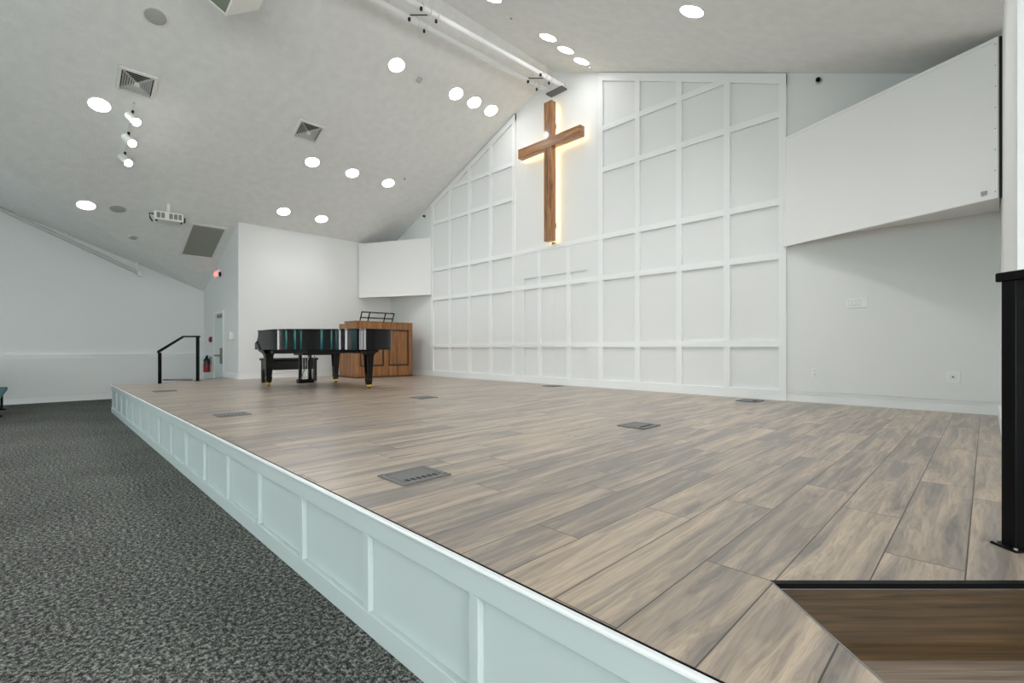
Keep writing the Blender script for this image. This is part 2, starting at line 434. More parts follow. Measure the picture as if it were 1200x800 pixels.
# ------------------------------------------------------------------ corner cloth screens
def corner_screen(side):
    g = (lambda x: x) if side > 0 else mir
    label = ('large white cloth speaker screen across the corner beside the light switches' if side > 0 else
             'white cloth speaker screen across the corner above the wooden organ console')
    A = Vector((g(-1.905), YB - .004, 0)); B = Vector((g(XR - .004), 6.05, 0))
    root = thing('corner_screen', label, 'speaker screen', (A.x, A.y, 2.55))
    d = (B - A); L = d.length; d.normalize(); nn = Vector((d.y, -d.x, 0)) * (1 if side > 0 else -1)
    if nn.y > 0: nn = -nn
    R = Matrix((d, nn, (0, 0, 1))).transposed().to_4x4()
    off = nn * .034
    root.location = root.location + off
    def up(mb, name, m, **k): return mb.build(name, m, root, mtx=None, **k)
    def T(mb): mb.v = [tuple(R @ Vector(v)) for v in mb.v]; return mb
    h1 = 1.43
    up(T(MB().box(.034, L - .008, -.03, .0, 0, h1)), 'cloth_panel', M['panel'], bevel=.006)
    lip = MB().box(.034, L - .008, -.002, .006, 0, .035).box(.034, .069, -.002, .006, .035, h1 - .03).box(L - .046, L - .008, -.002, .006, .035, h1 - .03).box(.034, L - .008, -.002, .006, h1 - .035, h1)
    up(T(lip), 'edge_strip', M['panel'], bevel=.003)
    up(T(MB().box(L - .0075, L + .003, -.034, -.012, 0, h1)), 'shadow_gap', M['dark'])
    # underside board, a triangle reaching into the corner
    c = Vector((g(XR - .003), YB - .003, 0)) - Vector((A.x, A.y, 0))
    up7 = Vector((0, 0, .07))
    tri = [tuple(d * .02 + up7 - off), tuple((B - A) - d * .02 + up7 - off), tuple(c + up7 - off)]
    up(MB().prism(tri, (0, 0, .015)), 'soffit_board', M['wall'])
    for t in range(8 if side > 0 else 0):
        zz = .06 + t * .187
        up(T(MB().lathe([(.006, 0), (.004, .004)], Matrix.Translation((L - .026, .005, zz)) @ Matrix.Rotation(-PI / 2, 4, 'X'), 8)), 'tack', M['steel'])
    if side > 0:
        up(T(MB().box(L - .125, L - .085, .0, .012, .05, .085)), 'maker_plate', M['steel'])
    return root
corner_screen(1); corner_screen(-1)

# ------------------------------------------------------------------ stage
stage = thing('stage_platform', 'raised stage with grey brown plank deck and panelled white front tinted mint by light', 'stage', (XC, YF, 0))
SM = Matrix.Translation((-XC, -YF, 0))
def st(mb, name, m, parent=stage, **k):
    mb.v = [tuple(SM @ Vector(v)) for v in mb.v]; return mb.build(name, m, parent, **k)
VX, VY = -.447, 1.533                         # inner corner of the stair notch
CX = VX + (VY - YF)                           # stage front corner
EXN = VX + (YD - VY)                          # where the nosing line meets the door wall
def both(pts): return pts + [(mir(x), y) for x, y in reversed(pts)]
deck = both([(CX, YF), (VX, VY), (EXN, YD), (XR, YD), (XR, YB)])
# deck surface: strips one plank wide, each with its own joint offset
PH = {-19: 1.35, -15: 1.75, -14: 1.57, -13: 2.24, -12: 1.75, -10: 1.94, -9: 1.58, -8: 2.23, -7: 1.97, -6: 1.39, -5: 1.87, -4: 2.23, -3: 1.54, -2: 2.48, -1: 2.03, 0: 3.05}
bm = bmesh.new()
vs = [bm.verts.new((x, y, ZS)) for x, y in deck]
f0 = bm.faces.new(vs)
ex = bmesh.ops.extrude_face_region(bm, geom=[f0])
for v in ex['geom']:
    if isinstance(v, bmesh.types.BMVert): v.co.z = ZS - .03
bmesh.ops.recalc_face_normals(bm, faces=bm.faces)
lo = int((min(x for x, _ in deck) - PX0) / PW) - 2; hi = int((max(x for x, _ in deck) - PX0) / PW) + 2
for k in range(lo, hi):
    bmesh.ops.bisect_plane(bm, geom=bm.verts[:] + bm.edges[:] + bm.faces[:], plane_co=(PX0 + PW * k, 0, 0), plane_no=(1, 0, 0), dist=1e-5)
bmesh.ops.bisect_plane(bm, geom=bm.verts[:] + bm.edges[:] + bm.faces[:], plane_co=(0, 1.72, 0), plane_no=(0, 1, 0), dist=1e-5)
me = bpy.data.meshes.new('deck'); bm.to_mesh(me); bm.free()
ph = me.attributes.new('phase', 'FLOAT', 'FACE')
rnd = {k: random.uniform(0, PL) for k in range(lo - 2, hi + 2)}
for p in me.polygons:
    k = math.floor((p.center.x - PX0) / PW)
    ph.data[p.index].value = 2.1 if k == -2 and p.center.y < 1.72 else PH.get(k, rnd.get(k, 0))
me.materials.append(M['planks'])
do = bpy.data.objects.new('deck', me); COL.objects.link(do); do.parent = stage; do.matrix_parent_inverse = SM
# front fascia
x0, x1 = mir(CX), CX
st(MB().box(x0 + .02, x1 - .02, YF + .018, YF + .05, 0, ZS - .031), 'front_board', M['fascia'])
st(MB().box(x0 + .01, x1 - .01, YF - .008, YF + .018, ZS - .105, ZS - .014), 'top_rail', M['fascia'], bevel=.003)
st(MB().box(x0 + .01, x1 - .01, YF - .008, YF + .018, 0, .095), 'base_rail', M['fascia'], bevel=.003)
st(MB().box(x0 - .004, x1 + .004, YF - .022, YF - .001, ZS - .014, ZS), 'nosing', M['cap'], bevel=.004)
st(MB().box(x0, x1, YF - .001, YF + .003, ZS - .002, ZS + .001), 'edge_seal', M['black'])
xb = -1.168 + .709
while xb > x0 + .1:
    st(MB().box(xb - .0225, xb + .0225, YF - .008, YF + .018, .095, ZS - .105), 'batten', M['fascia'], bevel=.003)
    xb -= .709
# end stairs in the two notches
for side in (1, -1):
    g = (lambda x: x) if side > 0 else mir
    e = Vector((S2 * side, S2, 0)); dn = Vector((S2 * side, -S2, 0))       # along the nosing, and down the stairs
    V = Vector((g(VX), VY, 0)); W = 1.57
    def slab(a0, a1, b0, b1, z0, z1):
        q = [V + e * a + dn * b for a, b in ((a0, b0), (a1, b0), (a1, b1), (a0, b1))]
        return MB().prism([(p.x, p.y, z0) for p in q], (0, 0, z1 - z0))
    def wd(mb, name, m):
        """board with its grain along the nosing"""
        Rm = Matrix.Rotation(math.atan2(e.y, e.x), 4, 'Z'); Rm.translation = V
        mb.v = [tuple(Rm.inverted() @ Vector(v)) for v in mb.v]
        o = mb.build(name, m); o.parent = stage; o.matrix_world = Rm; o.matrix_parent_inverse = SM
        return o
    Wl = (YD - VY) / S2
    if side > 0: Wl -= .03
    wd(slab(.0, Wl, -.01, .01, ZS - .014, ZS + .001), 'stair_nosing', M['black'])
    wd(slab(.0, Wl, .0, .0085, ZS - .0175, ZS - .014), 'nosing_trim', M['steel'])
    wd(slab(0, Wl, -.02, .005, .35, ZS - .014), 'riser', M['riser'])
    wd(slab(0, W, .005, .30, .32, .35), 'tread', M['tread'])
    wd(slab(0, W, .005, .085, .345, .3508), 'tread_shade_strip', M['strip'])  # shade at the back of the tread, laid as a darker strip
    wd(slab(0, W, .285, .295, .175, .32), 'riser', M['riser'])
    wd(slab(0, W, .295, .59, .145, .175), 'tread', M['tread'])
    wd(slab(0, W, .575, .585, 0, .145), 'riser', M['riser'])
    # flank of the stage beside the stairs
    fl = (Vector((g(CX), YF, 0)) - V).length
    wd(slab(-.03, -.002, .0, fl - .03, 0, ZS - .031), 'stair_flank', M['fascia'])
    wd(slab(-.003, .002, .0, fl, ZS - .012, ZS + .001), 'flank_trim', M['steel'])
    # low side board on the far side of the stairs
    wd(slab(W, W + .05, .31, .92, 0, ZS - .03), 'stair_side_board', M['cap'])
    wd(slab(W - .01, W + .06, .30, .93, ZS - .03, ZS), 'stair_side_cap', M['tread'])
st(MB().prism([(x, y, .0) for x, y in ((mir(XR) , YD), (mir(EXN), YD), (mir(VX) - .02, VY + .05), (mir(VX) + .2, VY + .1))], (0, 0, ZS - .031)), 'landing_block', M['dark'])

# ------------------------------------------------------------------ floor boxes
def floor_box():
    root = thing('floor_box', '', 'floor box', (0, 0, ZS), 'electrical floor boxes set in the stage deck')
    w, l = .13, .15
    f = MB()
    f.box(-w, w, -l, -l + .03, 0, .008).box(-w, w, l - .03, l, 0, .008).box(-w, -w + .03, -l + .03, l - .03, 0, .008).box(w - .05, w, -l + .03, l - .03, 0, .008)
    f.build('frame', M['box'], root, bevel=.002)
    MB().box(-w + .034, w - .056, -l + .034, l - .034, 0, .007).build('lid', M['box'], root, bevel=.001)
    MB().box(-w + .03, w - .05, -l + .03, l - .03, 0, .0015).build('lid_gap', M['dark'], root)
    for k in range(6):
        y = -.09 + k * .034
        MB().box(w - .074, w - .036, y - .009, y + .009, .006, .0088).build('cable_slot', M['dark'], root)
    for y in (-l + .016, l - .016):
        MB().lathe([(.006, .007), (.006, .009)], Matrix.Translation((-w + .016 if y < 0 else w - .03, y, 0)), 10).build('screw', M['dark'], root)
    return root
fb = floor_box()
FBX = [(-2.19, 1.443, 'grey floor box nearest the panelled stage front, slots on its right'),
       (-2.19, 3.79, 'dark floor box standing alone mid deck, before the tall grid panelling'),
       (-2.2, 6.62, 'dark floor box against the back wall baseboard at the panelling right edge'),
       (-5.6, 6.66, 'thin dark floor box by the back wall below the cross and double door'),
       (-5.56, 3.82, 'dark floor box in front of the grand piano tail leg'),
       (-5.53, 1.43, 'dark floor box second along from the far end, near the stage front edge'),
       (-9.35, 1.45, 'dark floor box at the far end of the stage near the black handrail')]
for i, (x, y, lb) in enumerate(FBX):
    if i == 0: fb.location = (x, y, ZS); fb['label'] = lb
    else: copy_tree(fb, Matrix.Translation((x, y, ZS)), lb)

# ------------------------------------------------------------------ handrails
def handrail(side, label):
    px = .070 if side > 0 else mir(.070); py = 2.39
    dn = Vector((S2 * side, -S2, 0))
    root = thing('handrail', label, 'handrail', (px, py, ZS), 'black stair handrails')
    Rm = Matrix.Rotation(-PI / 4 * side, 4, 'Z') if side > 0 else Matrix.Rotation(PI + PI / 4, 4, 'Z')
    # local x runs down the stairs
    t1, drop, flat = .80, .325, .30
    H = .955
    def b(mb, name, m, parent=root, **k): mb.v = [tuple(Rm @ Vector(v)) for v in mb.v]; return mb.build(name, m, parent, **k)
    w = .024
    b(MB().box(-w, w, -w, w, .0, H - .03), 'post', M['black'], bevel=.003)
    zb = -.35
    b(MB().box(t1 - w, t1 + w, -w, w, zb, H - drop - .03), 'post', M['black'], bevel=.003)
    pl = b(MB().box(-.044, .044, -.044, .044, .0, .008), 'base_plate', M['black'], bevel=.002)
    for x in (-.034, .034):
        for y in (-.034, .034):
            b(MB().lathe([(.006, .008), (.006, .012), (.003, .014)], Matrix.Translation((x, y, 0)), 8), 'bolt', M['steel'], pl)
    b(MB().box(t1 - .064, t1 + .064, -.064, .064, zb, zb + .008), 'base_plate', M['black'])
    r = MB()
    h0 = .032
    for y0, y1 in ((-.03, .03),):
        prof = [(-.04, H - h0), (flat, H - h0), (t1 + .04, H - drop - h0 - .012), (t1 + .04, H - drop + .006), (flat, H), (-.04, H)]
        r.prism([(x, y0, z) for x, z in prof], (0, y1 - y0, 0))
    b(r, 'rail', M['black'], bevel=.004)
    return root
handrail(1, 'black handrail post standing beside the nearby stair notch at frame edge')
handrail(-1, 'black handrail with bent sloping top rail at the far end stairs')

# ------------------------------------------------------------------ cross
cross = thing('wooden_cross', 'large rustic timber cross with warm backlight on the white panelled wall', 'cross', (XC, 6.925, 3.24))
CM = Matrix.Translation((-XC, -6.925, -3.24))
def cx(mb, name, m, **k): mb.v = [tuple(CM @ Vector(v)) for v in mb.v]; return mb.build(name, m, cross, **k)
cx(MB().box(XC - .095, XC + .095, 6.80, 6.925, 3.24, 5.87), 'upright', M['oakrail'], bevel=.006)
cx(MB().box(XC - .77, XC + .77, 6.792, 6.92, 4.995, 5.18), 'cross_arm', M['oakarm'], bevel=.006)
ls = MB()
for x0, x1, z0, z1 in ((XC - .075, XC - .062, 3.27, 4.99), (XC + .062, XC + .075, 3.27, 4.99), (XC - .075, XC - .062, 5.19, 5.84), (XC + .062, XC + .075, 5.19, 5.84), (XC - .75, XC - .08, 5.012, 5.024), (XC + .08, XC + .75, 5.012, 5.024), (XC - .75, XC - .08, 5.15, 5.162), (XC + .08, XC + .75, 5.15, 5.162), (XC - .75, XC - .738, 5.024, 5.15), (XC + .738, XC + .75, 5.024, 5.15), (XC - .06, XC + .06, 3.26, 3.272)):
    ls.box(x0, x1, 6.926, 6.938, z0, z1)
cx(ls, 'led_strip', M['led'])
cx(MB().box(XC - .045, XC + .045, 6.925, YB - .002, 3.5, 3.6).box(XC - .045, XC + .045, 6.925, YB - .002, 5.4, 5.5), 'wall_bracket', M['dark'])
cx(MB().box(XC - .02, XC + .05, 6.94, YB - .002, 3.195, 3.235), 'power_adapter', M['brass'])

# ------------------------------------------------------------------ grand piano
piano = thing('grand_piano', 'black lacquered grand piano with closed lid on brass casters', 'piano', (-8.6, 3.65, ZS))
PM = Matrix.Translation((8.6, -3.65, -ZS))
def pn(mb, name, m, parent=piano, **k):
    mb.v = [tuple(PM @ Vector(v)) for v in mb.v]; return mb.build(name, m, parent, **k)
def catmull(pts, n=8):
    out = []
    for i in range(1, len(pts) - 2):
        p0, p1, p2, p3 = [Vector(p) for p in pts[i - 1:i + 3]]
        for k in range(n):
            t = k / n
            out.append(.5 * ((2 * p1) + (p2 - p0) * t + (2 * p0 - 5 * p1 + 4 * p2 - p3) * t * t + (3 * p1 - p0 - 3 * p2 + p3) * t ** 3))
    out.append(Vector(pts[-2])); return out
side_pts = [(-9.0, 2.85), (-8.78, 2.85), (-8.5, 2.90), (-8.2, 3.10), (-7.95, 3.38), (-7.72, 3.56), (-7.5, 3.62), (-7.33, 3.70), (-7.23, 3.86), (-7.215, 4.08), (-7.25, 4.26), (-7.36, 4.38), (-7.6, 4.43), (-7.9, 4.43)]
curve = [(p.x, p.y) for p in catmull(side_pts)]
def outline(xk): return [(xk, 2.85)] + curve + [(xk, 4.43)]
def inset(pts, d):
    c = Vector((-8.5, 3.7)); r = []
    n = len(pts)
    for i in range(n):
        a, b, q = Vector(pts[i - 1]), Vector(pts[i]), Vector(pts[(i + 1) % n])
        t = ((b - a).normalized() + (q - b).normalized()); t.normalize()
        nn = Vector((t.y, -t.x)); r.append(tuple(b + nn * d))
    return r
pn(MB().prism([(x, y, 1.19) for x, y in outline(-9.42)], (0, 0, .33)), 'rim', M['gloss'], smooth=True, bevel=.004)
pn(MB().box(-9.61, -9.42, 2.852, 4.428, 1.19, 1.31), 'key_bed', M['gloss'], bevel=.008)
pn(MB().prism([(x, y, 1.52) for x, y in inset(outline(-9.42), .012)], (0, 0, .022)), 'lid', M['gloss'], smooth=True, bevel=.004)
# curved cheek blocks at the keyboard ends
for y0 in (2.85, 4.36):
    pr = [(-9.42, 1.31), (-9.42, 1.46), (-9.44, 1.40), (-9.48, 1.35), (-9.55, 1.325), (-9.60, 1.315), (-9.61, 1.31)]
    pn(MB().prism([(x, y0, z) for x, z in pr], (0, .07, 0)), 'key_cheek', M['gloss'], smooth=True)
pn(MB().box(-9.46, -9.43, 2.93, 4.35, 1.315, 1.46), 'fallboard', M['gloss'], bevel=.006)
ky = MB()
for k in range(52):
    y = 2.96 + k * .0263
    ky.box(-9.60, -9.465, y, y + .0255, 1.312, 1.325)
pn(ky, 'white_keys', M['label'])
def leg(x, y, s=1):
    m = MB()
    def sq(hw, z): return [(x - hw, y - hw, z), (x + hw, y - hw, z), (x + hw, y + hw, z), (x - hw, y + hw, z)]
    lv = [(.165, 1.19), (.16, 1.165), (.115, 1.135), (.088, 1.10), (.08, 1.06), (.074, .95), (.058, .70), (.058, .685), (.064, .68), (.064, .655), (.056, .65), (.054, .595)]
    rings = [sq(hw * s, z) for hw, z in lv]
    i0 = 0
    for r in rings: m.v += r
    for k in range(len(rings) - 1):
        for q in range(4):
            m.f.append((4 * k + q, 4 * k + (q + 1) % 4, 4 * k + 4 + (q + 1) % 4, 4 * k + 4 + q))
    m.f.append((3, 2, 1, 0)); m.f.append(tuple(4 * (len(rings) - 1) + q for q in range(4)))
    lg = pn(m, 'leg', M['gloss'], bevel=.004)
    c = MB().lathe([(.05 * s, .605), (.052 * s, .595), (.03, .585), (.028, .57)], Matrix.Translation((x, y, 0)), 16)
    c.lathe([(.018, -.022), (.042, -.02), (.042, .02), (.018, .022)], Matrix.Translation((x + .01, y, ZS + .042)) @ Matrix.Rotation(PI / 2, 4, 'X'), 18)
    c.box(x - .02, x + .02, y - .034, y - .026, .56, .6).box(x - .02, x + .02, y + .026, y + .034, .56, .6)
    pn(c, 'caster', M['brass'], lg, smooth=True)
leg(-9.33, 3.0, .82); leg(-9.33, 4.27, .76); leg(-7.5, 4.02, .76)
# braces and cross block under the case
pn(MB().box(-9.3, -7.7, 3.95, 4.05, 1.13, 1.19).box(-9.3, -8.3, 3.3, 3.4, 1.13, 1.19).box(-9.05, -8.95, 2.95, 4.3, 1.12, 1.19).box(-9.2, -8.75, 3.4, 3.95, 1.09, 1.19), 'case_brace', M['bench'])
ly = MB()
for y in (3.50, 3.68): ly.box(-9.17, -9.12, y - .025, y + .025, .62, 1.1)
ly.box(-9.2, -9.06, 3.45, 3.73, .56, .635)
lyre = pn(ly, 'pedal_lyre', M['gloss'], bevel=.004)
for y in (3.545, 3.59, 3.635):
    pn(MB().tube([(-9.14, y, .63), (-9.14, y, 1.1)], .005, 8), 'pedal_rod', M['steel'], lyre)
    pn(MB().box(-9.36, -9.2, y - .018, y + .018, .575, .59), 'pedal', M['brass'], lyre, bevel=.004)
for y in (3.48, 3.70):
    pn(MB().tube([(-9.1, y, .6), (-8.8, 3.59 + (y - 3.59) * .4, 1.1)], .007, 8), 'lyre_brace', M['steel'], lyre)

# piano bench
bench = thing('piano_bench', 'black padded piano bench tucked behind the grand piano', 'bench', (-10.2, 3.69, ZS))
BM = Matrix.Translation((10.2, -3.69, -ZS))
def bn(mb, name, m, **k): mb.v = [tuple(BM @ Vector(v)) for v in mb.v]; return mb.build(name, m, bench, **k)
bn(MB().box(-10.38, -10.02, 3.16, 4.22, .965, 1.02), 'seat', M['bench'], bevel=.02)
bn(MB().box(-10.36, -10.04, 3.19, 4.19, .78, .965), 'apron', M['bench'], bevel=.005)
for x in (-10.33, -10.07):
    for y in (3.22, 4.16):
        bn(MB().box(x - .03, x + .03, y - .03, y + .03, ZS, .78), 'leg', M['bench'], bevel=.004)

# ------------------------------------------------------------------ organ console
org = thing('organ_console', 'brown panelled wooden organ console with its back to the stage', 'organ', (-10.6, 5.9, ZS))
OM = Matrix.Translation((10.6, -5.9, -ZS))
def og(mb, name, m, parent=org, **k): mb.v = [tuple(OM @ Vector(v)) for v in mb.v]; return mb.build(name, m, parent, **k)
OX, OY0, OY1, OT = -10.2, 5.15, 6.66, 1.83
og(MB().box(-10.76, OX - .02, OY0, OY1, ZS + .03, OT), 'body', M['organ'], bevel=.006)
og(MB().box(-11.1, -10.765, OY0 + .02, OY1 - .02, ZS + .03, OT - .03), 'key_desk', M['organ'], bevel=.006)
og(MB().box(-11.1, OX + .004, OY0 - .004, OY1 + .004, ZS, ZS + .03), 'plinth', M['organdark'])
fr = MB()
def of(y0, y1, z0, z1): fr.box(OX - .02, OX + .004, y0, y1, z0, z1)
of(OY0, OY1, OT - .16, OT); of(OY0, OY1, ZS + .03, ZS + .26)
mid = 5.93
for y0, y1 in ((OY0, OY0 + .1), (mid - .06, mid + .06), (OY1 - .1, OY1)): of(y0, y1, ZS + .26, OT - .16)
og(fr, 'back_frame', M['organ'], bevel=.003)
for y0, y1 in ((OY0 + .1, mid - .06), (mid + .06, OY1 - .1)):
    og(MB().box(OX - .0198, OX - .008, y0 + .045, y1 - .045, ZS + .305, OT - .205), 'back_panel', M['organ'], bevel=.006)
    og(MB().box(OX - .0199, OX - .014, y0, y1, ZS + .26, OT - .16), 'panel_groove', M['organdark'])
og(MB().box(-10.775, OX + .012, OY0 - .012, OY1 + .012, OT, OT + .02), 'top_board', M['organ'], bevel=.005)
# music rack
mr_ = MB()
zb, zt_, dx = OT + .02, OT + .235, .10
bar = .015
ys = (5.36, 5.56, 5.98, 6.21)
for y in ys: mr_.tube([(-10.42, y, zb), (-10.42 + dx, y, zt_)], bar, 6)
for t in (.42, 1): mr_.tube([(-10.42 + dx * t, ys[0] - .01, zb + (zt_ - zb) * t), (-10.42 + dx * t, ys[-1] + .01, zb + (zt_ - zb) * t)], bar, 6)
og(mr_, 'music_rack', M['black'])

# ------------------------------------------------------------------ wall fittings
def wall_plate(name, label, cat, x, z, w, hh, draw, group=None):
    r = thing(name, label, cat, (x, YB, z), group)
    MB().box(-w / 2, w / 2, -.006, -.0005, -hh / 2, hh / 2).build('plate', M['trim'], r, bevel=.002)
    draw(r); return r
def sw(r):
    for k, x in enumerate((-.065, -.02, .025)):
        MB().box(x - .016, x + .016, -.0065, -.0062, -.034, .034).build('rocker_gap', M['vane'], r)
        MB().prism([(x - .013, -.006, -.03), (x - .013, -.0125, -.028), (x - .013, -.008, .03), (x - .013, -.006, .03)], (.026, 0, 0)).build('rocker', M['trim'], r)
wall_plate('light_switch', 'white wall switch plate with three rockers and a blank bay', 'switch', -1.11, 1.765, .205, .12, sw)
def outlet(r):
    for z in (-.024, .024):
        MB().box(-.016, .016, -.009, -.005, z - .017, z + .017).build('socket', M['whitemetal'], r, bevel=.003)
        MB().box(-.008, -.005, -.0095, -.0088, z - .004, z + .007).box(.005, .008, -.0095, -.0088, z - .004, z + .006).build('slot', M['ventgrey'], r)
def jack(r):
    MB().box(-.03, .03, -.008, -.005, -.035, .035).build('insert', M['whitemetal'], r, bevel=.002)
    MB().box(-.009, .009, -.0095, -.0075, -.009, .009).build('jack', M['ventgrey'], r)
wall_plate('power_outlet', 'narrow white outlet low on the wall beside the panelling edge', 'outlet', -1.545, .905, .075, .118, outlet)
wall_plate('wall_jack', 'wider square white wall jack plate low down near the handrail post', 'wall jack', -.255, .905, .118, .12, jack)
for x, z, lb in ((-1.5, 4.6, 'small black anchor high on the wall above the large cloth screen'), (-10.13, 4.58, 'small black anchor high on the wall left of the panelling')):
    r = thing('wall_anchor', lb, 'wall anchor', (x, YB, z), 'small black anchors high on the back wall')
    Rk = Matrix.Rotation(PI / 2, 4, 'X')
    MB().lathe([(.04, 0.001), (.04, .012), (.03, .018)], Rk, 16).build('back_plate', M['vane'], r, smooth=True)
    MB().lathe([(.022, .012), (.028, .05), (.022, .065), (.008, .068)], Rk, 16).build('knob', M['black'], r, smooth=True)

# fire extinguisher
fe = thing('fire_extinguisher', 'red fire extinguisher with black top hung on the wall by the side door', 'fire extinguisher', (-14.15, YD - .1, .6))
MB().lathe([(.03, .0), (.074, .004), (.078, .02), (.078, .20), (.0785, .2)], Matrix(), 20).build('cylinder', M['red'], fe, smooth=True)
MB().lathe([(.0785, .2), (.0785, .3), (.065, .34), (.03, .365), (.026, .38)], Matrix(), 20).build('shoulder', M['bench'], fe, smooth=True)
MB().box(-.06, .06, -.081, -.076, .215, .285).build('label_plate', M['label'], fe)
MB().box(-.03, .05, -.018, .018, .38, .42).box(.0, .12, -.012, .012, .425, .44).box(.02, .12, -.012, .012, .39, .402).build('valve_handle', M['black'], fe)
MB().tube([(-.03, 0, .4), (-.12, 0, .38), (-.14, 0, .3), (-.115, -.03, .18)], .012, 8).build('hose', M['black'], fe)
MB().box(-.03, .03, .06, .0985, .2, .4).build('wall_bracket', M['steel'], fe)
# fire alarm pull
fa = thing('fire_alarm_switch', 'small dark red fire alarm pull box above the extinguisher', 'fire alarm', (-14.1, YD, 1.44))
MB().box(-.05, .05, -.055, -.001, -.07, .07).build('housing', M['red'], fa, bevel=.006)
MB().box(-.035, .035, -.068, -.055, -.02, .01).build('pull_bar', M['dark'], fa)
# exit sign
es = thing('exit_sign', 'lit red exit sign high on the wall above the side door', 'exit sign', (-13.4, YD, 2.95))
MB().box(-.17, .17, -.06, -.001, 0, .2).build('housing', M['whitemetal'], es, bevel=.006)
cu = bpy.data.curves.new('lettering', 'FONT'); cu.body = 'EXIT'; cu.size = .19; cu.extrude = .003; cu.align_x = 'CENTER'
to = bpy.data.objects.new('lettering', cu); COL.objects.link(to)
bpy.context.view_layer.update()
dg = bpy.context.evaluated_depsgraph_get()
tme = bpy.data.meshes.new_from_object(to.evaluated_get(dg)); bpy.data.objects.remove(to)
tob = bpy.data.objects.new('lettering', tme); COL.objects.link(tob); tme.materials.clear(); tme.materials.append(M['exit'])
tob.parent = es; tob.location = (0, -.062, .035); tob.rotation_euler = (PI / 2, 0, 0)
MB().box(.17, .21, -.05, -.005, .02, .12).build('lamp_head', M['dark'], es)
# dispenser
ds = thing('wall_dispenser', 'small white dispenser box on the wall right of the side door', 'dispenser', (-12.2, YD, 1.5))
MB().box(-.06, .06, -.09, -.001, -.08, .09).build('housing', M['whitemetal'], ds, bevel=.012)
MB().box(-.03, .03, -.094, -.089, .0, .06).build('window', M['vane'], ds)
MB().box(-.055, .055, -.1, -.02, -.11, -.08).build('tray', M['vane'], ds, bevel=.004)

# ------------------------------------------------------------------ fittings on the ceiling
def roof_frame(x, y, drop=0):
    """local axes on the roof slope: z points down into the room, x up the slope"""
    s = 1 if x < XC else -1
    up = Vector((1, 0, SL * s)).normalized(); nrm = Vector((SL * s, 0, -1)).normalized()
    yv = nrm.cross(up)
    R = Matrix((up, yv, nrm)).transposed().to_4x4()
    R.translation = Vector((x, y, z_main(x))) + nrm * drop
    return R
dl = thing('downlight', '', 'ceiling light', group='round lit ceiling downlights', mtx=roof_frame(-9.6, .67))
MB().lathe([(.15, .0005), (.15, .006), (.142, .010), (.132, .010), (.132, .0005)], Matrix(), 32).build('trim_ring', M['whitemetal'], dl, smooth=True)
MB().lathe([(.131, .002), (.131, .011), (.1, .014)], Matrix(), 32).build('lens', M['lens'], dl)
def lamp_data(name, e):
    d = bpy.data.lights.new(name, 'SPOT'); d.energy = e; d.spot_size = math.radians(140); d.spot_blend = 1; d.shadow_soft_size = .09
    d.color = (.99, .99, 1); return d
LAMP, LAMP_WALL, FILL_HALL = lamp_data('downlight lamp', 40), lamp_data('dimmed downlight lamp', 3), lamp_data('added hall fill lamp', 115)
la = bpy.data.objects.new('lamp', LAMP); COL.objects.link(la); la.parent = dl; la.location = (0, 0, .03); la.rotation_euler = (PI, 0, 0)
DL = [(-9.6, .67, 'lit downlight beside the track lights, below the square vent'),
      (-12.05, .65, 'lit downlight lowest at the far left, beside the dark round ceiling speaker'),
      (-11.17, 3.91, 'lit downlight above the side white wall, farther from the back wall of its pair'),
      (-11.17, 4.77, 'lit downlight of the lower pair nearer the organ corner'),
      (-9.57, 3.9, 'lit downlight first of three in the middle row, under the second square vent'),
      (-9.57, 4.75, 'lit downlight second of three in the middle row, above the piano'),
      (-9.57, 5.61, 'lit downlight third of three in the middle row, nearest the panelled wall'),
      (-7.05, 4.29, 'lit downlight standing alone beneath the white pipes'),
      (-7.05, 5.56, 'lit downlight first of three in the row under the pipes left of the cross'),
      (-7.05, 6.01, 'lit downlight second of three in the row under the pipes left of the cross'),
      (-7.05, 6.45, 'lit downlight of the row left of the cross, closest to the wall'),
      (-4.85, 4.46, 'lit downlight cut by the top of the frame above the cross'),
      (-4.85, 5.65, 'lit downlight right of the pipes, farthest from the wall of its three'),
      (-4.85, 6.09, 'lit downlight right of the pipes, middle of its three'),
      (-4.85, 6.52, 'lit downlight right of the pipes, closest to the wall above the cross'),
      (-2.37, 5.27, 'lit downlight alone on the right ceiling slope above the grid panelling')]
for i, (x, y, lb) in enumerate(DL):
    if i == 0: dl['label'] = lb
    else:
        r = copy_tree(dl, roof_frame(x, y), lb)
        if y > 5.4:
            for c in r.children:
                if c.type == 'LIGHT': c.data = LAMP_WALL
# added unseen downlights brighten the stage right and the hall behind the viewpoint
for x, y in ((mir(-9.57), 3.9), (mir(-9.57), 4.75), (mir(-11.17), 3.91), (mir(-11.17), 4.77)):
    copy_tree(dl, roof_frame(x, y), 'added lit round downlight above the stage out of view to the right', 'added downlights over the right of the stage')
for x in (-9.2, mir(-9.2)):
    for y in (-2.0, -5.0, -8.2):
        r = copy_tree(dl, roof_frame(x, y), 'added lit round downlight over the pews behind the viewpoint', 'added downlights over the pews')
        for c in r.children:
            if c.type == 'LIGHT': c.data = FILL_HALL

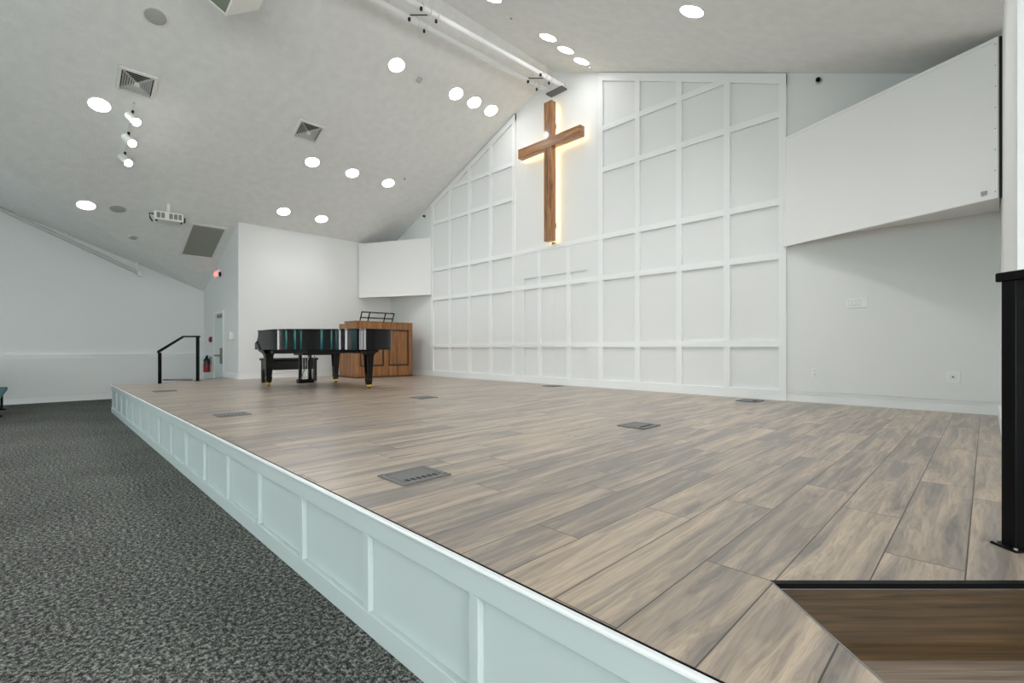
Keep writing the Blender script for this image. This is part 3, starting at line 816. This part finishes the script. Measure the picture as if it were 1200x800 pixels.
# square step-down vents
def vent(x, y, label):
    r = thing('ceiling_vent', label, 'air vent', group='square louvred ceiling vents', mtx=roof_frame(x, y))
    w = .225
    MB().box(-w, w, -w, w, .0005, .004).build('backing', M['slot'], r)
    f = MB()
    for x0, x1, y0, y1 in ((-w, w, -w, -w + .035), (-w, w, w - .035, w), (-w, -w + .035, -w + .035, w - .035), (w - .035, w, -w + .035, w - .035)): f.box(x0, x1, y0, y1, .0005, .045)
    f.build('frame', M['whitemetal'], r, bevel=.004)
    for k in range(6):
        a = w - .05 - k * .028; b = a - .012; z0, z1 = .006 + k * .006, .018 + k * .006
        s = MB()
        for q in range(4):
            Rq = Matrix.Rotation(q * PI / 2, 3, 'Z')
            s.prism([tuple(Rq @ Vector(p)) for p in ((-a, a, z1), (a, a, z1), (a - .018, a - .018, z0), (-a + .018, a - .018, z0))], tuple(Rq @ Vector((0, -.004, 0))))
        s.build('louvre_ring', M['vane'], r)
    MB().box(-.03, .03, -.03, .03, .04, .07).build('centre_plate', M['whitemetal'], r)
    for q in (1, 3):
        Rq = Matrix.Rotation(q * PI / 4, 4, 'Z')
        MB().box(-w * 1.25, w * 1.25, -.005, .005, .01, .04, Rq).build('corner_rib', M['vane'], r)
    return r
vent(-8.99, 1.05, 'square white louvred ceiling vent above the track lights, nearest the viewer')
vent(-8.88, 3.54, 'square white louvred ceiling vent above the lit row over the piano')
# return grille
gr = thing('return_grille', 'large rectangular grey return air grille beside the projector', 'air grille', mtx=roof_frame(-12.7, 2.68))
f = MB()
for x0, x1, y0, y1 in ((-.68, .68, -.35, -.30), (-.68, .68, .30, .35), (-.68, -.62, -.30, .30), (.62, .68, -.30, .30)): f.box(x0, x1, y0, y1, .0005, .02)
f.build('frame', M['whitemetal'], gr, bevel=.003)
MB().box(-.62, .62, -.30, .30, .0005, .006).build('filter', M['grille'], gr)
sl = MB()
for k in range(24): sl.box(-.62, .62, -.29 + k * .025, -.285 + k * .025, .006, .014)
sl.build('louvre_blades', M['grille'], gr)

# unlit round ceiling speakers and small round detector
for x, y, rr, lb in ((-7.88, 1.12, .15, 'round grey ceiling speaker with white rim at the top left'), (-12.02, 1.11, .15, 'round grey ceiling speaker with white rim beside the lowest lit downlight')):
    r = thing('ceiling_speaker', lb, 'ceiling speaker', group='unlit round ceiling speakers', mtx=roof_frame(x, y))
    MB().lathe([(rr, .0005), (rr, .008), (rr - .01, .014), (rr - .024, .012), (rr - .03, .0005)], Matrix(), 32).build('rim', M['whitemetal'], r, smooth=True)
    MB().lathe([(rr - .03, .001), (rr - .035, .005), (.02, .007)], Matrix(), 32).build('mesh_cover', M['cone'], r, smooth=True)
r = thing('smoke_detector', 'small grey round detector on the ceiling above the far wall', 'smoke detector', mtx=roof_frame(-12.85, 1.44))
MB().lathe([(.09, .0005), (.09, .02), (.075, .03)], Matrix(), 24).build('base', M['vane'], r, smooth=True)
MB().lathe([(.06, .03), (.055, .045), (.03, .05)], Matrix(), 24).build('sensor_head', M['grille'], r, smooth=True)
r = thing('motion_sensor', 'tiny white box sensor on the ceiling between two lit downlights', 'sensor', mtx=roof_frame(-7.11, 4.78))
MB().box(-.05, .05, -.04, .04, .0005, .035).build('housing', M['vane'], r, bevel=.008)
MB().box(-.03, .03, -.045, -.038, .008, .028).build('lens', M['whitemetal'], r)
for x, y, lb in ((-9.3, 5.86, 'tiny sprinkler head on the ceiling right of the middle row of downlights'), (-4.95, 4.95, 'tiny sprinkler head on the right slope beyond the pipes at the top'), (-4.8, 6.72, 'tiny sprinkler head on the right slope by the panelled wall')):
    r = thing('sprinkler_head', lb, 'sprinkler', group='ceiling sprinkler heads', mtx=roof_frame(x, y))
    MB().lathe([(.035, .0005), (.035, .006), (.012, .01), (.012, .035)], Matrix(), 14).build('escutcheon', M['whitemetal'], r, smooth=True)
    MB().lathe([(.022, .045), (.022, .049)], Matrix(), 14).box(-.003, .003, -.012, -.006, .03, .046).box(-.003, .003, .006, .012, .03, .046).build('deflector', M['steel'], r)

# track with three spot heads
tl = thing('track_light', 'white ceiling track with three lit spot heads', 'track light', mtx=roof_frame(-10.0, 1.06))
MB().box(-.78, .68, -.015, .015, .0005, .022).build('track', M['whitemetal'], tl)
tinv = roof_frame(-10.0, 1.06).inverted()
for k, xl in enumerate((.5, .0, -.5)):
    hdv = (tinv.to_3x3() @ Vector((.62, .30, -.55))).normalized()      # towards the stage
    q = Vector((xl, 0, .17))
    a = q - hdv * .11; b = q + hdv * .10
    ho = MB().tube([a, a + hdv * .03, q, b], .062, 18).build('spot_head', M['whitemetal'], tl, smooth=True)
    MB().tube([b + hdv * .0005, b + hdv * .008], .057, 18).build('lens', M['spot'], ho)
    MB().tube([(xl, 0, .02), (xl, 0, .13)], .011, 8).box(xl - .03, xl + .03, -.016, .016, .02, .05).build('stem', M['dark'], ho)

# projector
pj = thing('projector', 'white projector with vent grilles hung from the ceiling on a short pole', 'projector', (-11.6, 1.86, 3.74))
Rp = Matrix.Rotation(math.radians(-6), 4, 'Z')
def pb(mb, name, m, parent=pj, **k): mb.v = [tuple(Rp @ Vector(v)) for v in mb.v]; return mb.build(name, m, parent, **k)
bd = pb(MB().box(-.17, .17, -.24, .24, 0, .17), 'body', M['whitemetal'], bevel=.02)
for y0, y1 in ((-.20, -.14), (-.125, -.07), (.0, .06), (.075, .135), (.15, .205)):
    pb(MB().box(.168, .173, y0, y1, .035, .14), 'vent_grille', M['ventgrey'], bd)
pb(MB().lathe([(.05, 0), (.055, .03), (.045, .04)], Matrix.Translation((-.05, .24, .09)) @ Matrix.Rotation(-PI / 2, 4, 'X'), 18), 'lens', M['dark'], smooth=True)
pb(MB().tube([(.0, .0, .17), (.0, .0, z_main(-11.6) - 3.74 - .01)], .03, 14), 'mount_pole', M['whitemetal'], smooth=True)
pb(MB().lathe([(.07, .17), (.07, .19), (.04, .2)], Matrix(), 18), 'mount_plate', M['whitemetal'])
pb(MB().tube([(.05, -.24, .12), (.06, -.31, .12), (.05, -.30, .04), (.04, -.26, -.03)], .014, 8), 'cable', M['dark'])
for y in (-.2, .2): pb(MB().lathe([(.014, -.03), (.018, 0)], Matrix.Translation((.12, y, 0)), 10), 'foot', M['dark'])

# twin pipes under the ridge
pz0, pz1 = 5.97, 6.11
pp = thing('lighting_pipe', 'pair of white lighting pipes clamped side by side under the ridge', 'lighting pipe', (XC, 6.0, 6.0))
QM = Matrix.Translation((-XC, -6.0, -6.0))
def pq(mb, name, m, parent=pp, **k): mb.v = [tuple(QM @ Vector(v)) for v in mb.v]; return mb.build(name, m, parent, **k)
def pzz(y): return pz0 + (pz1 - pz0) * (y - 3.3) / 3.6
XP = (-5.90, -5.60)
for x in XP:
    pq(MB().tube([(x, -4, pzz(-4) + 0), (x, YB - .08, pzz(YB - .08))], .043, 16), 'pipe', M['trim'], smooth=True)
eb = MB().box(XP[0] - .03, XP[1] + .06, YB - .16, YB - .003, pzz(7) - .07, pzz(7) - .05)
pq(eb, 'end_plate', M['box'])
pq(MB().box(XP[0] - .03, XP[1] + .06, YB - .02, YB - .003, pzz(7) - .05, pzz(7) + .05), 'wall_flange', M['whitemetal'])
for y in (3.95, 6.45, .9, -2.0):
    for x in XP:
        z = pzz(y)
        c = MB()
        for dy in (-.13, .0, .13):
            c.lathe([(.047, -.008), (.056, -.006), (.056, .006), (.047, .008)], Matrix.Translation((x, y + dy, z)) @ Matrix.Rotation(PI / 2, 4, 'X'), 16)
        c.box(x - .012, x + .012, y - .14, y + .14, z + .045, z + .056)
        cl = pq(c, 'pipe_clamp', M['whitemetal'])
        pq(MB().lathe([(.02, -.02), (.02, .02)], Matrix.Translation((x + .03, y - .17, z - .05)), 8).lathe([(.018, -.02), (.018, .02)], Matrix.Translation((x - .02, y + .12, z - .06)), 8), 'clamp_bolt', M['dark'], cl)
        pq(MB().tube([(x, y, z + .04), (x, y, z_main(x) - .005)], .009, 8), 'hanger_rod', M['whitemetal'], cl)
    pq(MB().tube([(XP[0], y - .2, pzz(y) + .01), (XP[1], y + .1, pzz(y) + .01)], .008, 8), 'cross_tie', M['dark'])

# sloping pipe along the far wall
fp = thing('wall_pipe', 'sloping white pipe on brackets high along the far left wall', 'pipe', (XFAR, 0, 3))
FM = Matrix.Translation((-XFAR, 0, -3))
def fq(mb, name, m, **k): mb.v = [tuple(FM @ Vector(v)) for v in mb.v]; return mb.build(name, m, fp, **k)
xp = XFAR + .2
def zfp(y): return 3.04 + SB * 1.18 * (1.8 - y)
fq(MB().tube([(xp, 1.8, zfp(1.8)), (xp, -1.9, zfp(-1.9))], .042, 12), 'pipe', M['vane'], smooth=True)
fq(MB().box(xp - .06, xp + .06, 1.72, 1.82, zfp(1.8) - .06, zfp(1.8) + .06), 'end_bracket', M['whitemetal'], bevel=.01)
for y in (1.72, .45, -.9):
    fq(MB().box(xp - .025, xp + .025, y - .02, y + .02, zfp(y), z_cross(y) - .01), 'hanger', M['whitemetal'])

# white loudspeaker hung at the top left
e1, e2, e3 = Vector((-.488, .597, .636)), Vector((.839, .121, .53)), Vector((-.24, -.793, .56))
for v in (e1, e2, e3): v.normalize()
LP = Vector((-6.232, 1.546, 5.063))
sp = thing('hung_loudspeaker', 'white loudspeaker cabinet tilted from the ceiling at the top edge', 'loudspeaker', tuple(LP))
def lb(a0, a1, b0, b1, c0, c1):
    m = MB()
    m.box(a0, a1, b0, b1, c0, c1)
    m.v = [tuple(e1 * x + e2 * y + e3 * z) for x, y, z in m.v]; return m
lb(.03, .78, 0, .5, 0, .42).build('cabinet', M['whitemetal'], sp, bevel=.008)
lb(.01, .03, .02, .48, .02, .40).build('grille', M['olive'], sp)
fr = MB()
for q in ((0, .03, 0, .02, 0, .42), (0, .03, .48, .5, 0, .42), (0, .03, .02, .48, 0, .02), (0, .03, .02, .48, .40, .42)):
    t = lb(*q); i = len(fr.v); fr.v += t.v; fr.f += [tuple(i + k for k in f_) for f_ in t.f]
fr.build('grille_frame', M['whitemetal'], sp)
for a, c in ((.2, .2), (.6, .2)):
    b_ = e1 * a + e2 * .5 + e3 * c; w_ = LP + b_
    MB().tube([tuple(b_ - e2 * .02), (b_.x, b_.y, z_main(w_.x) - LP.z - .005)], .012, 8).build('hanger_rod', M['steel'], sp)

# ------------------------------------------------------------------ pew at the left edge
pw = thing('pew', 'teal padded pew on black feet at the left edge by the far wall', 'pew', (-12.4, -.7, 0))
WM = Matrix.Translation((12.4, .7, 0))
def pe(mb, name, m, **k): mb.v = [tuple(WM @ Vector(v)) for v in mb.v]; return mb.build(name, m, pw, **k)
pe(MB().box(-13.8, -10.9, -.9, -.42, .385, .45), 'seat', M['teal'], bevel=.02)
bkm = Matrix.Translation((0, -.9, .45)) @ Matrix.Rotation(math.radians(12), 4, 'X')
pe(MB().box(-13.8, -10.9, -.04, .02, .0, .45, bkm), 'backrest', M['teal'], bevel=.02)
pe(MB().box(-13.75, -10.95, -.88, -.46, .36, .385), 'seat_frame', M['black'])
for x in (-13.72, -12.35, -10.98):
    pe(MB().box(x - .03, x + .03, -.52, -.48, 0, .36).box(x - .03, x + .03, -.92, -.88, 0, .4).box(x - .03, x + .03, -.98, -.44, 0, .03), 'leg', M['black'])

# ------------------------------------------------------------------ camera, world, view
cd = bpy.data.cameras.new('camera'); cam = bpy.data.objects.new('camera', cd); COL.objects.link(cam)
cam.location = (0, 0, EYE); cam.rotation_euler = (PI / 2, 0, PI / 4)
cd.sensor_width = 36; cd.sensor_fit = 'HORIZONTAL'; cd.lens = 556 / 1200 * 36
cd.shift_y = 8 / 1200; cd.clip_start = .05; cd.clip_end = 100
SC.camera = cam
w = bpy.data.worlds.new('world'); SC.world = w; w.use_nodes = True
w.node_tree.nodes['Background'].inputs[0].default_value = (.8, .9, 1, 1); w.node_tree.nodes['Background'].inputs[1].default_value = .3
SC.view_settings.view_transform = 'Standard'; SC.view_settings.look = 'None'
SC.view_settings.gamma = 1; SC.view_settings.use_curve_mapping = False
SC.view_settings.exposure = 1.02
SC.cycles.max_bounces = 12; SC.cycles.diffuse_bounces = 8; SC.cycles.glossy_bounces = 4
SC.cycles.sample_clamp_indirect = 6
